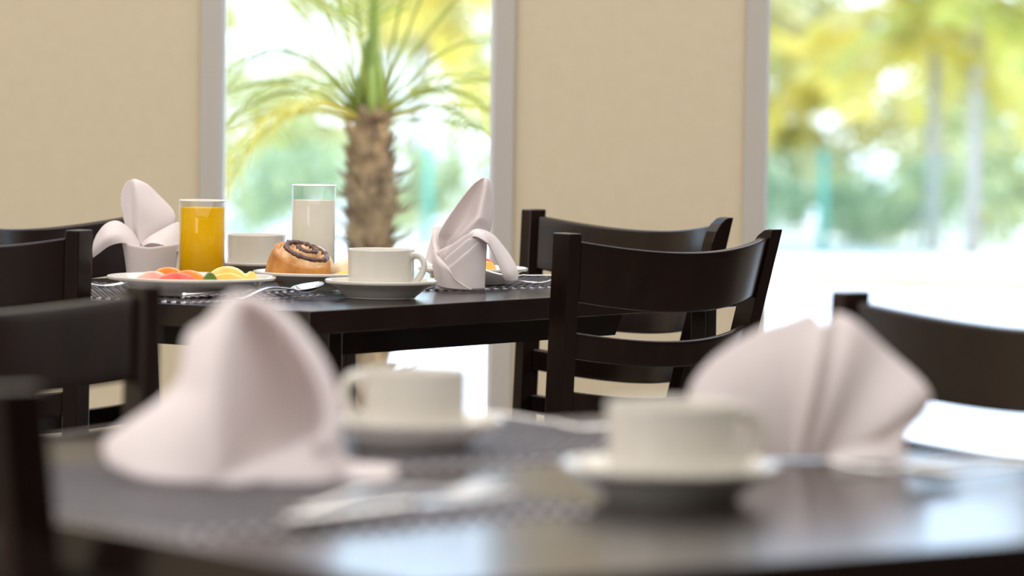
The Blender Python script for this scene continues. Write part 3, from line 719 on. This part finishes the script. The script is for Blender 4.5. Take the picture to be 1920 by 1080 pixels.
# ------------------------------------------------------------------ outside: ground, kerb, fence
GZ = -0.72
struct('ground_terrace', boxbm(-40, 40, WY+0.16, 36, GZ-0.2, GZ), M['road'])
o = obj('kerb', boxbm(-40, 40, 36, 36.25, GZ-0.2, GZ+0.10), M['kerb_y']); tag(o, 'pale yellow kerb across the far side of the sunlit terrace', 'kerb'); o['kind'] = 'structure'
struct('ground_verge', boxbm(-60, 60, 36.25, 90, GZ-0.2, GZ+0.08), M['pave'])
FY, fz = 41.0, GZ+0.08
fn = thing('wire_fence', 'turquoise wire mesh fence with posts beyond the terrace', 'fence', (0, FY, fz))
for k in range(14):
    x = 2.98-12*1.9+k*3.8
    bm = bmesh.new(); tube(bm, [(x, 0, 0), (x, 0, 1.02)], 0.042, 12); obj('post', bm, M['fence'], fn, smooth=True)
bm = bmesh.new()
for k in range(460): x = -20+k*0.09; box(bm, x-0.004, x+0.004, -0.004, 0.004, 0.03, 0.98)
for k in range(12): z = 0.05+k*0.083; box(bm, -20, 21.3, -0.004, 0.004, z-0.004, z+0.004)
obj('wire_mesh', bm, M['fence'], fn)

# ------------------------------------------------------------------ outside: plants
def frond_bm(P, n_leaf, leaf, w, rachis, upv=Vector((0, 0, 1)), rnd=random, q0=0.16):
    bm = bmesh.new(); pts = [cr1(P, i/24) for i in range(25)]
    tube(bm, pts, [rachis*(1-0.8*i/24) for i in range(25)], 6)
    for k in range(n_leaf):
        q = q0+(1-q0)*k/(n_leaf-1); p = cr1(P, q); tg = (cr1(P, min(1, q+0.02))-cr1(P, max(0, q-0.02))).normalized()
        sd = tg.cross(upv); sd = sd.normalized() if sd.length > 1e-3 else Vector((1, 0, 0)); nn = sd.cross(tg)
        L = leaf*(0.45+0.75*math.sin(PI*min(1, q*0.95+0.05))**0.7)*rnd.uniform(0.85, 1.15)
        for s_ in (-1, 1):
            d = (sd*s_*0.78+tg*0.62+nn*rnd.uniform(0.0, 0.35)).normalized(); side = d.cross(nn).normalized()
            dr = Vector((0, 0, -0.22*L))
            a = p; b = p+d*L*0.5+dr*0.25; c = p+d*L+dr
            v = [bm.verts.new(x) for x in (a-side*w*0.3, a+side*w*0.3, b+side*w*0.5, b-side*w*0.5, c)]
            bm.faces.new((v[0], v[1], v[2], v[3])); bm.faces.new((v[3], v[2], v[4]))
    return bm
R2 = random.Random(11)
TX, TY = -0.3025, 9.0
pt = thing('palm_tree', 'small palm with a shaggy brown trunk just outside the left window', 'palm', (TX, TY, GZ))
H = 0.975-GZ
bm = bmesh.new(); V = []
RP = [(0, 0.028), (0.05, 0.042), (0.11, 0.053), (0.18, 0.058), (0.24, 0.055), (0.30, 0.048), (0.40, 0.045), (3.0, 0.055)]
def tr_r(z):
    d = H-z
    for (a, ra), (b, rb) in zip(RP, RP[1:]):
        if d <= b: return ra+(rb-ra)*max(0, d-a)/(b-a)
    return 0.055
zs = [H*k/40 for k in range(41)]
tube(bm, [(0.006*math.sin(z*2.0), 0, z) for z in zs], [tr_r(z)*0.90 for z in zs], 24)
for k in range(320):                                                # overlapping old leaf bases
    z = H*(0.05+0.93*k/320); a = k*2.39996; r = tr_r(z)*0.88; o_ = Vector((math.cos(a), math.sin(a), 0)); tt = Vector((-o_.y, o_.x, 0))
    p = Vector((0.006*math.sin(z*2), 0, z))+o_*r; wd = 0.016*R2.uniform(0.7, 1.3); ln = R2.uniform(0.022, 0.055); st = R2.uniform(0.004, 0.022)
    a0 = [p-tt*wd-o_*0.012, p+tt*wd-o_*0.012, p+tt*wd*0.4+Vector((0, 0, ln))+o_*st, p-tt*wd*0.4+Vector((0, 0, ln))+o_*st]
    b0 = [x-o_*0.012-Vector((0, 0, 0.012)) for x in a0]; a0 = [x+o_*0.006 for x in a0]
    va = [bm.verts.new(x) for x in a0]; vb = [bm.verts.new(x) for x in b0]
    bm.faces.new(va); bm.faces.new(vb)
    for i in range(4): bm.faces.new((va[i], va[(i+1) % 4], vb[(i+1) % 4], vb[i]))
for k in range(46):                                                 # thin dry stubs standing off the trunk
    z = H*R2.uniform(0.60, 0.93); a = R2.uniform(0, 2*PI); o_ = Vector((math.cos(a), math.sin(a), 0)); p = Vector((0.006*math.sin(z*2), 0, z))+o_*tr_r(z)*0.85
    L = R2.uniform(0.04, 0.085); tube(bm, [p, p+o_*L*0.6+Vector((0, 0, L*0.15)), p+o_*L+Vector((0, 0, L*0.5))], [0.0055, 0.004, 0.001], 5)
obj('trunk', bm, M['bark'], pt)
for k in range(7):                                                  # stalks gathered at the crown
    a = k*2.4; o_ = Vector((math.cos(a), math.sin(a), 0)); b_ = Vector((0, 0, H-0.10+0.012*k))+o_*0.019
    obj('stalk', tube(bmesh.new(), [b_, b_+Vector((0, 0, 0.09))+o_*0.004, b_+Vector((0, 0, 0.19))-o_*0.010], [(0.011, 0.008), (0.010, 0.007), (0.006, 0.005)], 8), M['shaft'] if k % 3 else M['stalk_y'], pt, smooth=True)
obj('spear', tube(bmesh.new(), [(0, -0.012, H-0.12), (0.002, -0.010, H+0.02), (0.004, 0, H+0.20), (0.006, 0, H+0.42)], [0.013, 0.014, 0.011, 0.004], 10), M['shaft'], pt, smooth=True)
FR = [(180, 55, 0.53, 1.45, 0), (178, 62, 0.72, 0.95, 0), (172, 36, 0.50, 1.25, 0), (186, 20, 0.42, 1.15, 1), (200, 44, 0.58, 2.1, 0), (192, 70, 0.75, 0.75, 0),
      (212, 30, 0.46, 1.7, 1), (165, 50, 0.62, 1.5, 0), (0, 52, 0.60, 1.2, 0), (6, 62, 0.72, 0.9, 0), (-6, 36, 0.52, 1.15, 0), (12, 24, 0.46, 1.15, 1), (-14, 14, 0.40, 1.0, 0),
      (-4, 72, 0.75, 0.6, 0), (20, 42, 0.60, 1.6, 0), (90, 80, 0.65, 0.3, 0), (180, 78, 0.72, 0.45, 0), (0, 80, 0.70, 0.4, 0), (60, 30, 0.55, 1.2, 0), (120, 34, 0.55, 1.2, 0), (250, 74, 0.62, 0.5, 0), (335, 40, 0.5, 1.8, 0), (190, 36, 0.66, 2.5, 0), (170, 24, 0.52, 2.5, 1), (205, 30, 0.56, 2.9, 1), (352, 38, 0.64, 2.5, 0), (10, 30, 0.55, 2.7, 0)]
for k, (az, el, L, dr, yel) in enumerate(FR):
    a = math.radians(az); o_ = Vector((math.cos(a), math.sin(a), 0)); q = el/80; el = math.radians(el)
    b_ = Vector((0, 0, H-0.055+0.06*q))+o_*0.022
    d0 = o_*math.cos(el)+Vector((0, 0, math.sin(el)))
    P = [b_+d0*L*t_+Vector((0, 0, -dr*L*0.55*t_**2.2)) for t_ in (0, 0.2, 0.4, 0.6, 0.8, 1.0)]
    obj('frond', frond_bm(P, 28, 0.145, 0.0046, 0.0042, rnd=R2, q0=0.25), M['frond_y'] if yel else M['frond'], pt)

def leafcloud(rx, ry, rz, n, size, rnd, core=0.35):
    V = []; F = []
    lumps = [(Vector((rnd.gauss(0, 0.5)*rx, rnd.gauss(0, 0.5)*ry, rnd.gauss(0, 0.45)*rz)), rnd.uniform(0.28, 0.55)) for _ in range(16)]
    for _ in range(n):
        c, rr_ = rnd.choice(lumps); d = Vector((rnd.gauss(0, 1), rnd.gauss(0, 1), rnd.gauss(0, 1))).normalized()*rnd.uniform(core, 1)*rr_
        p = c+Vector((d.x*rx, d.y*ry, d.z*rz))
        a = Vector((rnd.gauss(0, 1), rnd.gauss(0, 1), rnd.gauss(0, 1))).normalized(); b = a.orthogonal().normalized(); L = size*rnd.uniform(0.6, 1.3)
        k = len(V); V += [tuple(p-a*L), tuple(p+b*L*0.35), tuple(p+a*L), tuple(p-b*L*0.35)]; F.append((k, k+1, k+2, k+3))
    return (V, F)
def bush(x, y, rx, rz, m, label, n=1500, size=0.09, cz=None, trunk=None, name='shrub', cat='shrub', group='shrubs beyond the terrace', seed=0):
    rnd = random.Random(seed*7+int(x*13)+int(y*5)); base = GZ+0.08 if y > 36 else GZ
    t = thing(name, label, cat, (x, y, base), 0, group); cz = rz if cz is None else cz
    o = obj('foliage', leafcloud(rx, rx*0.7, rz, n, size, rnd), m, t); o.location = (0, 0, cz)
    if trunk: obj('trunk', tube(bmesh.new(), [(0, 0, 0), (trunk*0.3, 0, cz*0.5), (0, 0, cz)], [trunk, trunk*0.85, trunk*0.6], 10), M['trunk'], t, smooth=True)
    else:
        obj('stem', tube(bmesh.new(), [(0, 0, 0), (0.03, 0, cz*0.6), (0, 0, cz)], 0.03, 8), M['trunk'], t, smooth=True)
    return t
G1 = 'shrubs along the fence beyond the terrace'; G2 = 'leafy trees beyond the fence'
k = 0
for x, m, h in ((-9.5, 'leaf_c', 0.7), (-7.3, 'leaf_a', 0.6), (-5.2, 'leaf_b', 0.5), (-3.3, 'leaf_a', 0.55), (-2.1, 'leaf_c', 0.6), (-1.0, 'leaf_a', 0.45), (0.5, 'leaf_b', 0.6), (1.7, 'leaf_a', 0.5), (2.55, 'leaf_c', 0.42), (3.45, 'leaf_a', 0.40), (4.05, 'leaf_c', 0.5), (5.1, 'leaf_a', 0.5), (6.6, 'leaf_c', 0.6), (8.6, 'leaf_b', 0.6), (10.6, 'leaf_a', 0.6)):
    bush(x, 43.0+0.9*(k % 2), 0.62, h*0.95, M[m], 'sunlit green shrub growing behind the turquoise fence', 900, 0.085, None, None, 'shrub', 'shrub', G1, k); k += 1
for x, m, h in ((-6.4, 'leaf_a', 1.0), (-4.2, 'leaf_c', 0.9), (-2.7, 'leaf_a', 1.05), (-0.4, 'leaf_c', 0.9), (2.2, 'leaf_a', 0.95), (3.6, 'leaf_b', 0.8), (5.1, 'leaf_c', 1.0), (7.0, 'leaf_a', 1.0)):
    bush(x, 46.2, 0.85, h, M[m], 'taller pale shrub standing behind the fence shrubs', 650, 0.11, None, None, 'shrub', 'shrub', 'tall shrubs behind the fence', k); k += 1
for x, y, m, rx, rz, cz in ((-13, 55, 'leaf_a', 3.0, 2.6, 3.4), (-8.5, 52, 'leaf_b', 2.4, 2.2, 2.9), (-4.6, 50, 'leaf_a', 1.7, 1.3, 2.0), (-1.6, 54, 'leaf_b', 1.9, 1.3, 2.0), (1.2, 51, 'leaf_a', 1.6, 1.3, 2.3), (3.2, 48, 'leaf_b', 1.3, 0.9, 2.4), (5.4, 53, 'leaf_a', 1.4, 1.3, 2.1), (8.2, 50, 'leaf_b', 1.3, 1.5, 2.4), (12, 54, 'leaf_a', 3.0, 2.6, 3.3)):
    bush(x, y, rx, rz, M[m], 'pale sunlit leafy tree beyond the turquoise fence', 2000, 0.13, cz, 0.10, 'leafy_tree', 'tree', G2, k); k += 1
# tall palms of the right window and one behind the left window
def bgpalm(x, y, h, m, label, lean=0.0, seed=1, r=0.062):
    rnd = random.Random(seed); t = thing('palm_tree', label, 'palm', (x, y, GZ+0.08), 0, 'slender palms beyond the terrace')
    top = Vector((lean, 0, h))
    obj('trunk', tube(bmesh.new(), [(0, 0, 0), (lean*0.3, 0, h*0.5), tuple(top)], [r*1.15, r, r*0.85], 14), M['trunk'], t, smooth=True)
    for k in range(13):
        a = k*2.39996+seed; o_ = Vector((math.cos(a), math.sin(a), 0)); el = math.radians(-12+75*k/12); L = rnd.uniform(1.2, 1.7)
        d0 = o_*math.cos(el)+Vector((0, 0, math.sin(el)))
        P = [top+d0*L*q+Vector((0, 0, -0.55*L*q**2)) for q in (0, 0.25, 0.5, 0.75, 1.0)]
        obj('frond', frond_bm(P, 26, 0.42, 0.05, 0.018, rnd=rnd), m, t)
bgpalm(4.11, 41.8, 2.05, M['frond_y'], 'slender grey palm with yellow fronds in the right window, left of the pair', 0.0, 3)
bgpalm(4.42, 41.0, 2.55, M['frond'], 'taller slender grey palm in the right window, right of the pair', 0.02, 5)
bgpalm(2.45, 46.5, 1.75, M['frond_y'], 'leaning palm with drooping yellow-green fronds at the left of the right window', 0.75, 8)
bgpalm(-1.15, 47, 2.3, M['frond_y'], 'distant palm seen behind the shaggy-trunked palm of the left window', 0.2, 9)
